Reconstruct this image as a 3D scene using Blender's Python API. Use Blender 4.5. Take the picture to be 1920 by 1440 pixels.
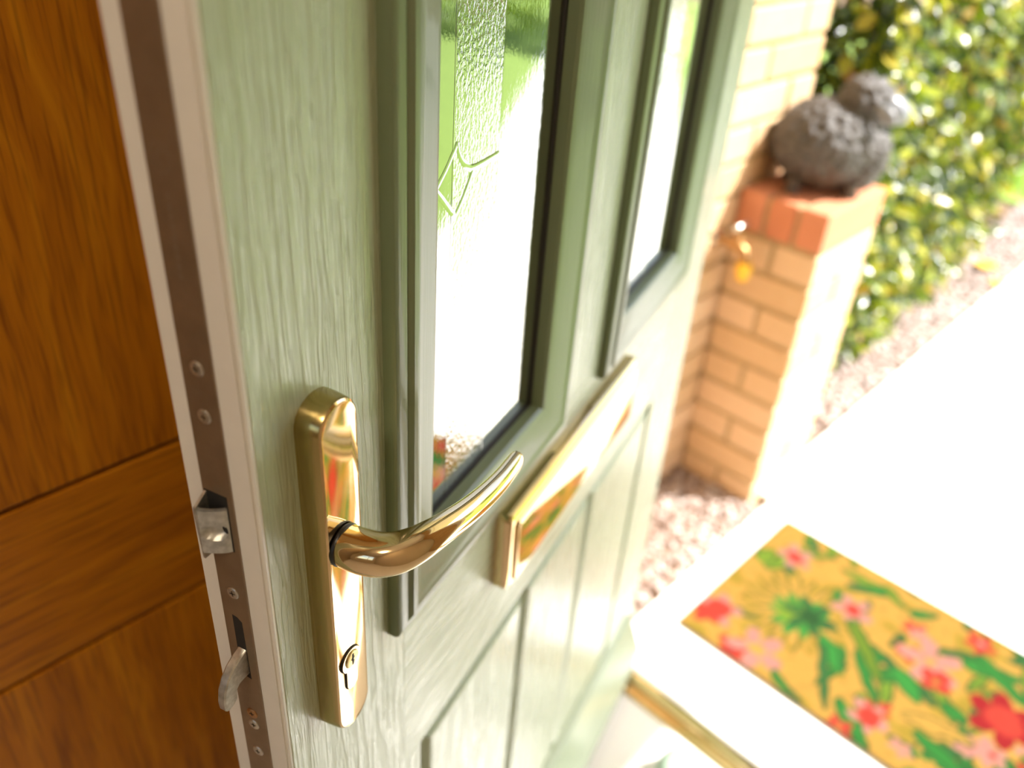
import bpy, bmesh, math, random
import numpy as np
from mathutils import Vector, Matrix, noise as mnoise

for o in list(bpy.data.objects):
    bpy.data.objects.remove(o)
scene = bpy.context.scene
COL = scene.collection
random.seed(7)

# ------------------------------------------------------------------ camera
CAM_Z = 1.35
cd = bpy.data.cameras.new('camera')
cam = bpy.data.objects.new('camera', cd)
COL.objects.link(cam)
# camera axes (right, up, back) in world space
RGT = Vector((0.71678, 0.69431, 0.06451))
DWN = Vector((0.41827, -0.35410, -0.83646))
FWD = Vector((-0.55792, 0.62654, -0.54422))
m = Matrix.Identity(4)
for i in range(3):
    m[i][0] = RGT[i]
    m[i][1] = -DWN[i]
    m[i][2] = -FWD[i]
m[0][3], m[1][3], m[2][3] = 0.0, 0.0, CAM_Z
cam.matrix_world = m
cd.sensor_width = 36
cd.lens = 1599 * 36 / 1920
cd.clip_start = 0.02
cd.clip_end = 200
cd.dof.use_dof = True
cd.dof.focus_distance = 0.455
cd.dof.aperture_fstop = 4.0
scene.camera = cam

# ------------------------------------------------------------------ sky, sun, exposure
SUN_EL = math.radians(50)
SUN_H = Vector((0.75, 0.66, 0)).normalized()
world = bpy.data.worlds.new('sky')
scene.world = world
world.use_nodes = True
wn = world.node_tree.nodes
wl = world.node_tree.links
sky = wn.new('ShaderNodeTexSky')
sky.sky_type = 'NISHITA'
sky.sun_disc = False
sky.sun_elevation = SUN_EL
sky.sun_rotation = math.atan2(SUN_H.x, SUN_H.y)
sky.air_density = 1.0
sky.dust_density = 2.5
sky.ozone_density = 0.6
wl.new(sky.outputs[0], wn['Background'].inputs[0])
wn['Background'].inputs[1].default_value = 0.40
sd = bpy.data.lights.new('sun', 'SUN')
sd.energy = 14.5
sd.angle = math.radians(0.7)
sd.color = (1.0, 0.975, 0.94)
sun = bpy.data.objects.new('sun', sd)
COL.objects.link(sun)
to_sun = Vector((SUN_H.x * math.cos(SUN_EL), SUN_H.y * math.cos(SUN_EL), math.sin(SUN_EL)))
sun.rotation_euler = to_sun.to_track_quat('Z', 'Y').to_euler()
sun.location = (4, 4, 6)
scene.view_settings.view_transform = 'Standard'
scene.view_settings.look = 'None'
scene.view_settings.gamma = 1
scene.view_settings.use_curve_mapping = False
scene.view_settings.exposure = 0.0


# ------------------------------------------------------------------ helpers
def tag(o, label=None, cat=None, group=None, kind=None):
    if label: o['label'] = label
    if cat: o['category'] = cat
    if group: o['group'] = group
    if kind: o['kind'] = kind
    return o


def empty(name, loc=(0, 0, 0), rz=0, parent=None):
    o = bpy.data.objects.new(name, None)
    COL.objects.link(o)
    o.location = loc
    o.rotation_euler = (0, 0, rz)
    o.empty_display_size = 0.05
    o.parent = parent
    return o


def link(name, me, mat=None, parent=None):
    o = bpy.data.objects.new(name, me)
    COL.objects.link(o)
    if mat is not None:
        for mm in (mat if isinstance(mat, (list, tuple)) else [mat]):
            if mm.name not in [x.name for x in me.materials if x]:
                me.materials.append(mm)
    o.parent = parent
    return o


def finish(bm, name, smooth=False, angle=None):
    bmesh.ops.recalc_face_normals(bm, faces=bm.faces)
    me = bpy.data.meshes.new(name)
    bm.to_mesh(me)
    bm.free()
    if smooth:
        me.polygons.foreach_set('use_smooth', [True] * len(me.polygons))
        if angle:
            me.set_sharp_from_angle(angle=math.radians(angle))
    return me


def bm_box(bm, a, b, mi=0):
    x0, x1 = sorted((a[0], b[0])); y0, y1 = sorted((a[1], b[1])); z0, z1 = sorted((a[2], b[2]))
    vs = [bm.verts.new(p) for p in ((x0, y0, z0), (x1, y0, z0), (x1, y1, z0), (x0, y1, z0),
                                    (x0, y0, z1), (x1, y0, z1), (x1, y1, z1), (x0, y1, z1))]
    for f in ((0, 3, 2, 1), (4, 5, 6, 7), (0, 1, 5, 4), (1, 2, 6, 5), (2, 3, 7, 6), (3, 0, 4, 7)):
        bm.faces.new([vs[i] for i in f]).material_index = mi
    return vs


def box_mesh(name, a, b, bev=0.0, seg=2):
    bm = bmesh.new()
    bm_box(bm, a, b)
    if bev > 0:
        bmesh.ops.bevel(bm, geom=list(bm.edges), offset=bev, segments=seg, profile=0.6, affect='EDGES')
    return finish(bm, name)


def box(name, a, b, mat, parent=None, bev=0.0, seg=2):
    return link(name, box_mesh(name, a, b, bev, seg), mat, parent)


def bm_loft(bm, rings, close=True, cap0=True, cap1=True, mi=0):
    rv = [[bm.verts.new(p) for p in r] for r in rings]
    n = len(rings[0])
    for i in range(len(rv) - 1):
        for j in range(n if close else n - 1):
            k = (j + 1) % n
            bm.faces.new((rv[i][j], rv[i][k], rv[i + 1][k], rv[i + 1][j])).material_index = mi
    if cap0: bm.faces.new(rv[0][::-1]).material_index = mi
    if cap1: bm.faces.new(rv[-1]).material_index = mi
    return rv


def frame_of(t, ref):
    t = t.normalized()
    s = ref - t * ref.dot(t)
    s.normalize()
    return s, t.cross(s)


def tube_rings(pts, radii, ref=Vector((0, 0, 1)), n=16, power=2.0):
    """rings round a path; radii entries are r or (r_along_ref, r_side)"""
    out = []
    for i, p in enumerate(pts):
        p = Vector(p)
        a = Vector(pts[max(i - 1, 0)]); b = Vector(pts[min(i + 1, len(pts) - 1)])
        s, q = frame_of(b - a, ref)
        r = radii[i]
        ra, rb = r if isinstance(r, tuple) else (r, r)
        ring = []
        for k in range(n):
            t = 2 * math.pi * k / n
            c, d = math.cos(t), math.sin(t)
            e = 2.0 / power
            ring.append(p + s * ra * math.copysign(abs(c) ** e, c) + q * rb * math.copysign(abs(d) ** e, d))
        out.append(ring)
    return out


def smooth_path(ctrl, per=6):
    """Catmull-Rom through control tuples of any length"""
    out = []
    n = len(ctrl)
    for i in range(n - 1):
        p0 = np.array(ctrl[max(i - 1, 0)], float); p1 = np.array(ctrl[i], float)
        p2 = np.array(ctrl[i + 1], float); p3 = np.array(ctrl[min(i + 2, n - 1)], float)
        for k in range(per):
            t = k / per
            out.append(0.5 * ((2 * p1) + (-p0 + p2) * t + (2 * p0 - 5 * p1 + 4 * p2 - p3) * t * t + (-p0 + 3 * p1 - 3 * p2 + p3) * t ** 3))
    out.append(np.array(ctrl[-1], float))
    return out


def lathe(name, prof, mat, parent=None, axis='Z', loc=(0, 0, 0), n=24, smooth=40):
    """prof: list of (r, h)"""
    bm = bmesh.new()
    rings = []
    for r, h in prof:
        ring = []
        for k in range(n):
            t = 2 * math.pi * k / n
            c, s = r * math.cos(t), r * math.sin(t)
            v = {'Z': (c, s, h), 'X': (h, c, s), 'Y': (c, h, s)}[axis]
            ring.append((v[0] + loc[0], v[1] + loc[1], v[2] + loc[2]))
        rings.append(ring)
    bm_loft(bm, rings)
    return link(name, finish(bm, name, True, smooth), mat, parent)


def bm_prism(bm, poly, f0, f1, mi=0):
    """poly: list of 2-tuples; f0/f1 map (a,b)->3d for both ends"""
    bm_loft(bm, [[f0(a, b) for a, b in poly], [f1(a, b) for a, b in poly]], mi=mi)


# ------------------------------------------------------------------ materials
def mat_new(name):
    mt = bpy.data.materials.new(name)
    mt.use_nodes = True
    nt = mt.node_tree
    return mt, nt, nt.nodes, nt.links, nt.nodes['Principled BSDF']


def setp(p, **kw):
    names = dict(color='Base Color', rough='Roughness', metal='Metallic', spec='Specular IOR Level', coat='Coat Weight',
                 coat_rough='Coat Roughness', sheen='Sheen Weight', trans='Transmission Weight', ior='IOR', sub='Subsurface Weight')
    for k, v in kw.items():
        if k == 'color': v = (*v, 1)
        p.inputs[names[k]].default_value = v


def coords(nt, scale, kind='Object', rot=(0, 0, 0)):
    tc = nt.nodes.new('ShaderNodeTexCoord')
    mp = nt.nodes.new('ShaderNodeMapping')
    mp.inputs['Scale'].default_value = scale
    mp.inputs['Rotation'].default_value = rot
    nt.links.new(tc.outputs[kind], mp.inputs[0])
    return mp.outputs[0]


def noise_n(nt, vec, scale=1, detail=4, rough=0.55, dist=0.0):
    n = nt.nodes.new('ShaderNodeTexNoise')
    n.inputs['Scale'].default_value = scale
    n.inputs['Detail'].default_value = detail
    n.inputs['Roughness'].default_value = rough
    n.inputs['Distortion'].default_value = dist
    nt.links.new(vec, n.inputs['Vector'])
    return n.outputs['Fac']


def ramp(nt, fac, stops):
    r = nt.nodes.new('ShaderNodeValToRGB')
    els = r.color_ramp.elements
    while len(els) < len(stops): els.new(0.5)
    for e, (p, c) in zip(els, stops):
        e.position = p
        e.color = (*c, 1) if len(c) == 3 else c
    nt.links.new(fac, r.inputs[0])
    return r.outputs[0]


def bump(nt, height, dist, p, strength=1.0, prev=None):
    b = nt.nodes.new('ShaderNodeBump')
    b.inputs['Strength'].default_value = strength
    b.inputs['Distance'].default_value = dist
    nt.links.new(height, b.inputs['Height'])
    if prev is not None: nt.links.new(prev, b.inputs['Normal'])
    if p is not None: nt.links.new(b.outputs[0], p.inputs['Normal'])
    return b.outputs[0]


def math_n(nt, op, a, b=None, clamp=False):
    n = nt.nodes.new('ShaderNodeMath')
    n.operation = op
    n.use_clamp = clamp
    for i, v in enumerate((a, b)):
        if v is None: continue
        if isinstance(v, (int, float)): n.inputs[i].default_value = v
        else: nt.links.new(v, n.inputs[i])
    return n.outputs[0]


def plain(name, color, rough=0.5, metal=0.0, var=0.0, vscale=20, bumpd=0.0, bscale=200, **kw):
    mt, nt, N, L, p = mat_new(name)
    setp(p, color=color, rough=rough, metal=metal, **kw)
    if var > 0:
        f = noise_n(nt, coords(nt, (1, 1, 1)), vscale, 5)
        c = ramp(nt, f, [(0.3, tuple(x * (1 - var) for x in color)), (0.7, tuple(min(1, x * (1 + var)) for x in color))])
        L.new(c, p.inputs['Base Color'])
    if bumpd > 0:
        f = noise_n(nt, coords(nt, (1, 1, 1)), bscale, 3)
        bump(nt, f, bumpd, p)
    return mt


GREEN = (0.43, 0.50, 0.345)


def door_paint(name, grain_axis, relief=0.00075):
    """glossy painted skin embossed with timber grain; grain runs along x or z of the door"""
    mt, nt, N, L, p = mat_new(name)
    setp(p, color=GREEN, rough=0.30, spec=0.5, coat=0.42, coat_rough=0.15)
    def sc(al, ac):
        return (ac, ac, al) if grain_axis == 'z' else (al, ac, ac)
    # slow wander of the grain lines
    w = noise_n(nt, coords(nt, sc(5, 14)), 1.0, 2)
    ws = math_n(nt, 'MULTIPLY', w, 3.2)
    addv = nt.nodes.new('ShaderNodeVectorMath'); addv.operation = 'ADD'
    comb = nt.nodes.new('ShaderNodeCombineXYZ')
    L.new(ws, comb.inputs[0 if grain_axis == 'z' else 2])
    L.new(coords(nt, sc(11, 170)), addv.inputs[0]); L.new(comb.outputs[0], addv.inputs[1])
    f1 = noise_n(nt, addv.outputs[0], 1.0, 3, 0.5, 0.15)
    r1 = ramp(nt, f1, [(0.44, (0, 0, 0)), (0.50, (0.8, 0.8, 0.8)), (0.66, (1, 1, 1))])
    f2 = noise_n(nt, coords(nt, sc(26, 620)), 1.0, 4, 0.6)
    s = math_n(nt, 'ADD', math_n(nt, 'MULTIPLY', r1, 0.55), math_n(nt, 'MULTIPLY', f2, 0.75))
    bn = bump(nt, s, relief, p, 0.8)
    L.new(bn, p.inputs['Coat Normal'])
    rr = ramp(nt, f1, [(0.42, (0.42,) * 3), (0.56, (0.26,) * 3)])
    L.new(rr, p.inputs['Roughness'])
    return mt


M_stile = door_paint('green_paint_upright_grain', 'z')
M_rail = door_paint('green_paint_level_grain', 'x')
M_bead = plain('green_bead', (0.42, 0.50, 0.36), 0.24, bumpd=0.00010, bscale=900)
M_bead_shade, _nt, _N, _L, _p = mat_new('green_bead_shaded_grain')
setp(_p, color=(0.155, 0.195, 0.108), rough=0.33, spec=0.6, coat=0.2)  # door green darkened in colour for the shade of frames turned to the dim hall
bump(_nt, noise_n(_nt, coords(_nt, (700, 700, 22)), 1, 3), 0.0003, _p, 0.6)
M_upvc = plain('white_upvc_edge', (0.80, 0.78, 0.74), 0.35, var=0.02, vscale=60)
M_upvc_white = plain('white_upvc_sill', (0.85, 0.85, 0.84), 0.3)
M_strip = plain('brown_steel_strip', (0.30, 0.22, 0.15), 0.42, 0.75, var=0.10, vscale=70, bumpd=0.00003, bscale=900)
M_engrave = plain('engraved_steel', (0.325, 0.25, 0.18), 0.5, 0.7)
M_zinc = plain('cast_zinc', (0.52, 0.52, 0.50), 0.40, 0.85, var=0.25, vscale=260, bumpd=0.00012, bscale=500)
M_screw = plain('screw_steel', (0.62, 0.60, 0.56), 0.30, 0.9, var=0.15, vscale=500)
M_screw_brown = plain('bronzed_screw', (0.50, 0.28, 0.13), 0.35, 0.9, var=0.15, vscale=500)
M_dark = plain('black_recess', (0.012, 0.011, 0.010), 0.7)
M_gasket = plain('black_gasket', (0.02, 0.018, 0.016), 0.6)
M_ring = plain('black_nylon_ring', (0.012, 0.011, 0.011), 0.35)

M_brass, nt_, N_, L_, p_ = mat_new('polished_brass')
setp(p_, color=(0.84, 0.64, 0.38), rough=0.07, metal=1.0)
f_ = noise_n(nt_, coords(nt_, (1, 1, 1)), 35, 4)
L_.new(ramp(nt_, f_, [(0.35, (0.055,) * 3), (0.75, (0.11,) * 3)]), p_.inputs['Roughness'])
M_brass_brushed, nt_, N_, L_, p_ = mat_new('linished_brass_side')
setp(p_, color=(0.50, 0.385, 0.16), rough=0.22, metal=1.0)
bump(nt_, noise_n(nt_, coords(nt_, (500, 500, 40)), 1, 3), 0.00008, p_, 0.6)


def oak(name, axis):
    mt, nt, N, L, p = mat_new(name)
    setp(p, rough=0.42, spec=0.4)
    sc = {'z': (60, 60, 2.6), 'y': (60, 2.6, 60)}[axis]
    w = noise_n(nt, coords(nt, (5, 5, 5)), 1.0, 2)
    addv = nt.nodes.new('ShaderNodeVectorMath'); addv.operation = 'ADD'
    comb = nt.nodes.new('ShaderNodeCombineXYZ')
    L.new(math_n(nt, 'MULTIPLY', w, 3.5), comb.inputs[1 if axis == 'z' else 2])
    L.new(coords(nt, sc), addv.inputs[0]); L.new(comb.outputs[0], addv.inputs[1])
    f = noise_n(nt, addv.outputs[0], 1.0, 6, 0.6, 0.4)
    c = ramp(nt, f, [(0.28, (0.40, 0.125, 0.006)), (0.5, (0.60, 0.205, 0.006)), (0.72, (0.74, 0.29, 0.010))])
    sc2 = tuple(x * 5 for x in sc)
    f2 = noise_n(nt, coords(nt, sc2), 1.0, 2, 0.5)
    mx = nt.nodes.new('ShaderNodeMix'); mx.data_type = 'RGBA'; mx.blend_type = 'MULTIPLY'
    L.new(ramp(nt, f2, [(0.36, (0.55, 0.5, 0.45)), (0.5, (1, 1, 1))]), mx.inputs[7])
    L.new(c, mx.inputs[6]); mx.inputs[0].default_value = 0.7
    L.new(mx.outputs[2], p.inputs['Base Color'])
    bump(nt, f2, 0.0003, p, 0.5)
    return mt


M_oak_v = oak('oak_upright_grain', 'z')
M_oak_h = oak('oak_level_grain', 'y')
M_oak_groove = plain('oak_groove', (0.10, 0.028, 0.006), 0.5)


def brick_mat(name, c0, c1, rough=0.85):
    mt, nt, N, L, p = mat_new(name)
    setp(p, rough=rough, spec=0.25)
    oi = nt.nodes.new('ShaderNodeObjectInfo')
    f = noise_n(nt, coords(nt, (1, 1, 1)), 38, 5)
    s = math_n(nt, 'ADD', math_n(nt, 'MULTIPLY', oi.outputs['Random'], 0.55), math_n(nt, 'MULTIPLY', f, 0.45))
    L.new(ramp(nt, s, [(0.2, c0), (0.8, c1)]), p.inputs['Base Color'])
    bump(nt, noise_n(nt, coords(nt, (1, 1, 1)), 220, 4), 0.0012, p)
    return mt


M_buff = brick_mat('buff_brick', (0.60, 0.40, 0.215), (0.70, 0.50, 0.32))
M_red = brick_mat('red_brick', (0.55, 0.21, 0.11), (0.62, 0.27, 0.155))
M_mortar = plain('mortar', (0.40, 0.29, 0.15), 0.95, var=0.2, vscale=90, bumpd=0.001)
M_path = plain('pale_concrete', (0.78, 0.76, 0.73), 0.9, var=0.06, vscale=14, bumpd=0.0006, bscale=260)
M_slab = plain('pale_step_concrete', (0.72, 0.71, 0.70), 0.85, var=0.05, vscale=20, bumpd=0.0004, bscale=300)
M_floor = plain('pale_stone_tile', (0.90, 0.88, 0.85), 0.35, var=0.03, vscale=9)
M_plaster = plain('warm_white_plaster', (0.62, 0.53, 0.41), 0.9, bumpd=0.0003)
M_taupe = plain('taupe_wall_paint', (0.34, 0.25, 0.15), 0.8, bumpd=0.0003)
M_ceiling = plain('white_ceiling_paint', (0.84, 0.82, 0.78), 0.9)
M_soil = plain('brown_soil', (0.20, 0.13, 0.07), 0.95, var=0.4, vscale=60, bumpd=0.004, bscale=90)
M_lawn = plain('lawn_green', (0.24, 0.36, 0.06), 0.9, var=0.35, vscale=25, bumpd=0.004, bscale=120)

# procedural brick for the house front, which the photo shows nothing of but its glow and reflection
M_front, nt_, N_, L_, p_ = mat_new('house_front_brick')
bt = nt_.nodes.new('ShaderNodeTexBrick')
bt.inputs['Color1'].default_value = (0.62, 0.38, 0.16, 1)
bt.inputs['Color2'].default_value = (0.70, 0.46, 0.22, 1)
bt.inputs['Mortar'].default_value = (0.42, 0.32, 0.18, 1)
bt.inputs['Scale'].default_value = 1.0
bt.inputs['Brick Width'].default_value = 0.225
bt.inputs['Row Height'].default_value = 0.075
bt.inputs['Mortar Size'].default_value = 0.005
L_.new(coords(nt_, (1, 1, 1), rot=(math.radians(90), 0, 0)), bt.inputs['Vector'])
L_.new(bt.outputs[0], p_.inputs['Base Color'])
setp(p_, rough=0.9)


def leaf_mat(name, per_object, stops):
    mt, nt, N, L, p = mat_new(name)
    setp(p, rough=0.26, spec=0.6)
    if per_object:
        r = nt.nodes.new('ShaderNodeObjectInfo').outputs['Random']
    else:
        r = nt.nodes.new('ShaderNodeNewGeometry').outputs['Random Per Island']
    c = ramp(nt, r, stops)
    L.new(c, p.inputs['Base Color'])
    tr = N.new('ShaderNodeBsdfTranslucent')
    mixc = nt.nodes.new('ShaderNodeMix'); mixc.data_type = 'RGBA'; mixc.blend_type = 'MULTIPLY'
    mixc.inputs[0].default_value = 1.0
    L.new(c, mixc.inputs[6]); mixc.inputs[7].default_value = (1.6, 1.7, 0.5, 1)
    L.new(mixc.outputs[2], tr.inputs[0])
    mx = N.new('ShaderNodeMixShader'); mx.inputs[0].default_value = 0.28
    L.new(p.outputs[0], mx.inputs[1]); L.new(tr.outputs[0], mx.inputs[2])
    L.new(mx.outputs[0], N['Material Output'].inputs[0])
    return mt


GREENS = [(0.0, (0.022, 0.040, 0.006)), (0.35, (0.055, 0.090, 0.012)), (0.60, (0.13, 0.18, 0.018)), (0.80, (0.30, 0.33, 0.025)),
          (0.92, (0.42, 0.38, 0.04)), (1.0, (0.30, 0.15, 0.05))]
M_leaf = leaf_mat('hedge_leaf', True, GREENS)
M_leafs = leaf_mat('hedge_leaf_mass', False, GREENS)
M_leaf_far = leaf_mat('shrub_leaf_mass', False, [(0.0, (0.10, 0.18, 0.02)), (0.5, (0.24, 0.36, 0.03)), (1.0, (0.46, 0.52, 0.04))])
M_twig = plain('twig_bark', (0.13, 0.085, 0.05), 0.9, var=0.3, vscale=80)
M_yellow_leaf = plain('golden_yellow_petal', (0.85, 0.48, 0.03), 0.5, var=0.2, vscale=60)
M_grass = leaf_mat('grass_blade', False, [(0.0, (0.14, 0.26, 0.03)), (1.0, (0.34, 0.46, 0.07))])


def pebble_mat(name, per_object):
    mt, nt, N, L, p = mat_new(name)
    setp(p, rough=0.6)
    r = nt.nodes.new('ShaderNodeObjectInfo').outputs['Random'] if per_object else nt.nodes.new('ShaderNodeNewGeometry').outputs['Random Per Island']
    L.new(ramp(nt, r, [(0.0, (0.17, 0.10, 0.065)), (0.3, (0.30, 0.21, 0.165)), (0.6, (0.40, 0.31, 0.265)), (1.0, (0.58, 0.50, 0.46))]), p.inputs['Base Color'])
    bump(nt, noise_n(nt, coords(nt, (1, 1, 1)), 180, 4), 0.0006, p)
    return mt


M_peb = pebble_mat('pebble', True)
M_pebs = pebble_mat('pebble_mass', False)
M_wool = plain('grey_lava_stone', (0.062, 0.053, 0.047), 0.50, var=0.5, vscale=90, bumpd=0.004, bscale=170, spec=0.7)
M_face = plain('polished_grey_stone', (0.20, 0.21, 0.23), 0.28, var=0.1, vscale=60)
M_chrome = plain('weathered_chrome', (0.75, 0.70, 0.65), 0.25, 1.0)
M_bronze_tap = plain('aged_brass_tap', (0.42, 0.24, 0.10), 0.4, 0.9)
M_hose = plain('yellow_plastic', (0.90, 0.50, 0.02), 0.35)
M_sage = plain('sage_green_glaze', (0.36, 0.46, 0.38), 0.3)


def glass_mat(name, textured, u_lo=0.0, u_hi=1.0):
    """sealed double glazing: strong mirror sheen at the slant it is seen from, dim see-through"""
    mt, nt, N, L, p = mat_new(name)
    N.remove(p)
    gl = N.new('ShaderNodeBsdfGlossy'); gl.inputs['Roughness'].default_value = 0.015
    gl.inputs['Color'].default_value = (0.95, 0.97, 0.95, 1)
    tr = N.new('ShaderNodeBsdfTransparent'); tr.inputs[0].default_value = (0.62, 0.66, 0.62, 1)
    fr = N.new('ShaderNodeFresnel'); fr.inputs[0].default_value = 1.52
    fac = math_n(nt, 'ADD', math_n(nt, 'MULTIPLY', fr.outputs[0], 2.6), 0.16, True)
    mx = N.new('ShaderNodeMixShader')
    L.new(fac, mx.inputs[0]); L.new(tr.outputs[0], mx.inputs[1]); L.new(gl.outputs[0], mx.inputs[2])
    if textured:
        tc = N.new('ShaderNodeTexCoord'); sp = N.new('ShaderNodeSeparateXYZ')
        L.new(tc.outputs['Object'], sp.inputs[0])
        msk = math_n(nt, 'MULTIPLY', math_n(nt, 'GREATER_THAN', sp.outputs[0], u_lo), math_n(nt, 'LESS_THAN', sp.outputs[0], u_hi))
        st = noise_n(nt, coords(nt, (1, 1, 0.7)), 420, 2, 0.5)
        sm = noise_n(nt, coords(nt, (1, 1, 0.08)), 160, 2, 0.5)
        h = math_n(nt, 'ADD', math_n(nt, 'MULTIPLY', st, math_n(nt, 'ADD', math_n(nt, 'MULTIPLY', msk, 0.93), 0.07)), math_n(nt, 'MULTIPLY', sm, 0.10))
        b = bump(nt, h, 0.0006, None, 0.55)
        L.new(b, gl.inputs['Normal'])
    L.new(mx.outputs[0], N['Material Output'].inputs[0])
    return mt


M_pane1 = glass_mat('obscure_pane_lock_side', True, 0.187, 0.2435)
M_pane2 = glass_mat('obscure_pane_hinge_side', True, 0.559, 0.6155)
M_bevel = glass_mat('bevelled_glass_strip', False)
M_winglass, nt_, N_, L_, p_ = mat_new('window_glass')
N_.remove(p_)
_t = N_.new('ShaderNodeBsdfTransparent'); _g = N_.new('ShaderNodeBsdfGlossy'); _m = N_.new('ShaderNodeMixShader'); _f = N_.new('ShaderNodeFresnel')
_g.inputs['Roughness'].default_value = 0.0
L_.new(_f.outputs[0], _m.inputs[0]); L_.new(_t.outputs[0], _m.inputs[1]); L_.new(_g.outputs[0], _m.inputs[2]); L_.new(_m.outputs[0], N_['Material Output'].inputs[0])

# ================================================================== SETTING: ground and house
FZ = 0.08                  # hall floor level above the path
DW = (-0.62, 0.33)         # doorway in x
tag(box('ground', (-9, 1.05, -0.30), (9, 14, -0.03), M_soil), kind='structure')
tag(box('porch_slab', (-0.60, 1.005, -0.12), (1.3, 1.672, 0.0), M_slab, bev=0.006), kind='structure')
tag(box('path', (-0.645, 1.680, -0.12), (0.28, 9.2, -0.004), M_path, bev=0.006), kind='structure')
tag(box('lawn', (0.29, 1.68, -0.12), (6.0, 9.5, -0.008), M_lawn), kind='structure')
tag(box('lawn_verge', (-4.0, 4.62, -0.12), (-0.66, 9.5, -0.012), M_lawn), kind='structure')
tag(box('floor', (-0.62, -2.6, -0.1), (0.9, 0.893, FZ), M_floor), kind='structure')
tag(box('ceiling', (-0.72, -2.6, 2.42), (1.0, 1.06, 2.52), M_ceiling), kind='structure')
# interior left wall in pieces round the oak door
D2 = (-0.30, 0.56, 2.06)   # oak door y0, y1, top
bm = bmesh.new()
bm_box(bm, (-0.74, -2.6, FZ - 0.1), (-0.62, D2[0], 2.45))
bm_box(bm, (-0.74, D2[1], FZ - 0.1), (-0.62, 0.93, 2.45))
bm_box(bm, (-0.74, D2[0], D2[2]), (-0.62, D2[1], 2.45))
bm_box(bm, (-0.80, D2[0], FZ - 0.1), (-0.70, D2[1], D2[2]))
tag(link('wall_left', finish(bm, 'wall_left'), M_taupe), kind='structure')
tag(box('wall_right', (0.90, -2.6, 0.0), (1.0, 0.92, 2.45), M_plaster), kind='structure')
# back wall with an unseen window added to let sky light into the hall
bm = bmesh.new()
WB = (-0.35, 0.70, 0.95, 2.15)
bm_box(bm, (-0.74, -2.72, 0), (WB[0], -2.6, 2.45)); bm_box(bm, (WB[1], -2.72, 0), (1.0, -2.6, 2.45))
bm_box(bm, (WB[0], -2.72, 0), (WB[1], -2.6, WB[2])); bm_box(bm, (WB[0], -2.72, WB[3]), (WB[1], -2.6, 2.45))
tag(link('wall_back', finish(bm, 'wall_back'), M_plaster), kind='structure')
w1 = tag(empty('added_window_1', (0.175, -2.66, WB[2])), kind='structure')
bm = bmesh.new()
for a, b in (((-0.525, -0.03, 0), (-0.47, 0.03, 1.2)), ((0.47, -0.03, 0), (0.525, 0.03, 1.2)), ((-0.47, -0.03, 0), (0.47, 0.03, 0.055)),
             ((-0.47, -0.03, 1.145), (0.47, 0.03, 1.2)), ((-0.025, -0.025, 0.055), (0.025, 0.025, 1.145))):
    bm_box(bm, a, b)
link('window_frame', finish(bm, 'window_frame'), M_upvc_white, w1)
for s in (-0.2475, 0.2475):
    box('pane', (s - 0.222, -0.004, 0.056), (s + 0.222, 0.004, 1.144), M_winglass, w1)
# front wall: the house front either side of and over the doorway
bm = bmesh.new()
bm_box(bm, (DW[1], 0.93, -0.1), (3.2, 1.06, 2.9))
bm_box(bm, (-0.835 - 0.4, 0.935, -0.1), (DW[0], 1.06, 2.9))
bm_box(bm, (DW[0], 0.93, 2.16), (DW[1], 1.06, 2.9))
tag(link('wall_front', finish(bm, 'wall_front'), M_front), kind='structure')
tag(box('added_shade_canopy', (-1.05, 1.06, 2.17), (0.95, 2.10, 2.29), M_upvc_white, bev=0.01), kind='structure')  # unseen canopy, added to keep direct sun off the door and sill
# door frame
tf = tag(empty('trim_1', (-0.145, 0.97, FZ)), kind='structure')
for nm, a, b in (('jamb', (-0.475, -0.03, 0), (-0.43, 0.035, 2.08)), ('jamb', (0.43, -0.03, 0), (0.475, 0.035, 2.08)), ('frame_head', (-0.475, -0.03, 2.025), (0.475, 0.035, 2.08))):
    box(nm, a, b, M_upvc_white, tf, 0.003)
# threshold: white sill and brass bar
ts = tag(empty('trim_2', (-0.145, 0.95, 0.0)), kind='structure')
bm = bmesh.new()
prof = [(-0.015, 0.0), (-0.015, 0.092), (-0.012, 0.095), (0.052, 0.090), (0.056, 0.086), (0.056, 0.0)]
bm_prism(bm, prof, lambda a, b: (-0.475, a, b), lambda a, b: (0.475, a, b))
link('sill', finish(bm, 'sill'), M_upvc_white, ts)
bm = bmesh.new()
prof = [(-0.058, 0.075), (-0.058, 0.0825), (-0.055, 0.0845), (-0.041, 0.0855), (-0.036, 0.083), (-0.0345, 0.083), (-0.032, 0.0885), (-0.020, 0.0925), (-0.0155, 0.0925), (-0.0155, 0.075)]
bm_prism(bm, prof, lambda a, b: (-0.43, a, b), lambda a, b: (0.43, a, b))
o = link('threshold_bar', finish(bm, 'threshold_bar'), M_brass, ts)
tag(o, 'polished brass threshold bar')

# ---- brick side wall (wall face x = -0.835) and its bricks
WX, WEND = -0.835, 1.845
side = tag(empty('wall_side', (WX, 1.45, 0)), kind='structure')
box('mortar_bed', (-0.24, -0.385, -0.1), (-0.006, WEND - 1.45 - 0.006, 2.74), M_mortar, side)
BR = {}
def brick_mesh(l, d, h, key):
    k = (round(l, 4), round(d, 4), round(h, 4), key)
    if k not in BR:
        BR[k] = box_mesh('brick', (0, 0, 0), (l, d, h), 0.003, 1)
    return BR[k]
def brick(parent, x, y, z, lx, ly, lz, mat, key='b'):
    me = brick_mesh(lx, ly, lz, key)
    o = bpy.data.objects.new('brick', me)
    COL.objects.link(o)
    if not me.materials: me.materials.append(mat)
    o.parent = parent
    o.location = (x + random.uniform(-.0012, .0012), y + random.uniform(-.001, .001), z + random.uniform(-.0008, .0008))
    return o
CZ0, CH = 0.052 - 0.0755, 0.0755
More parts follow.
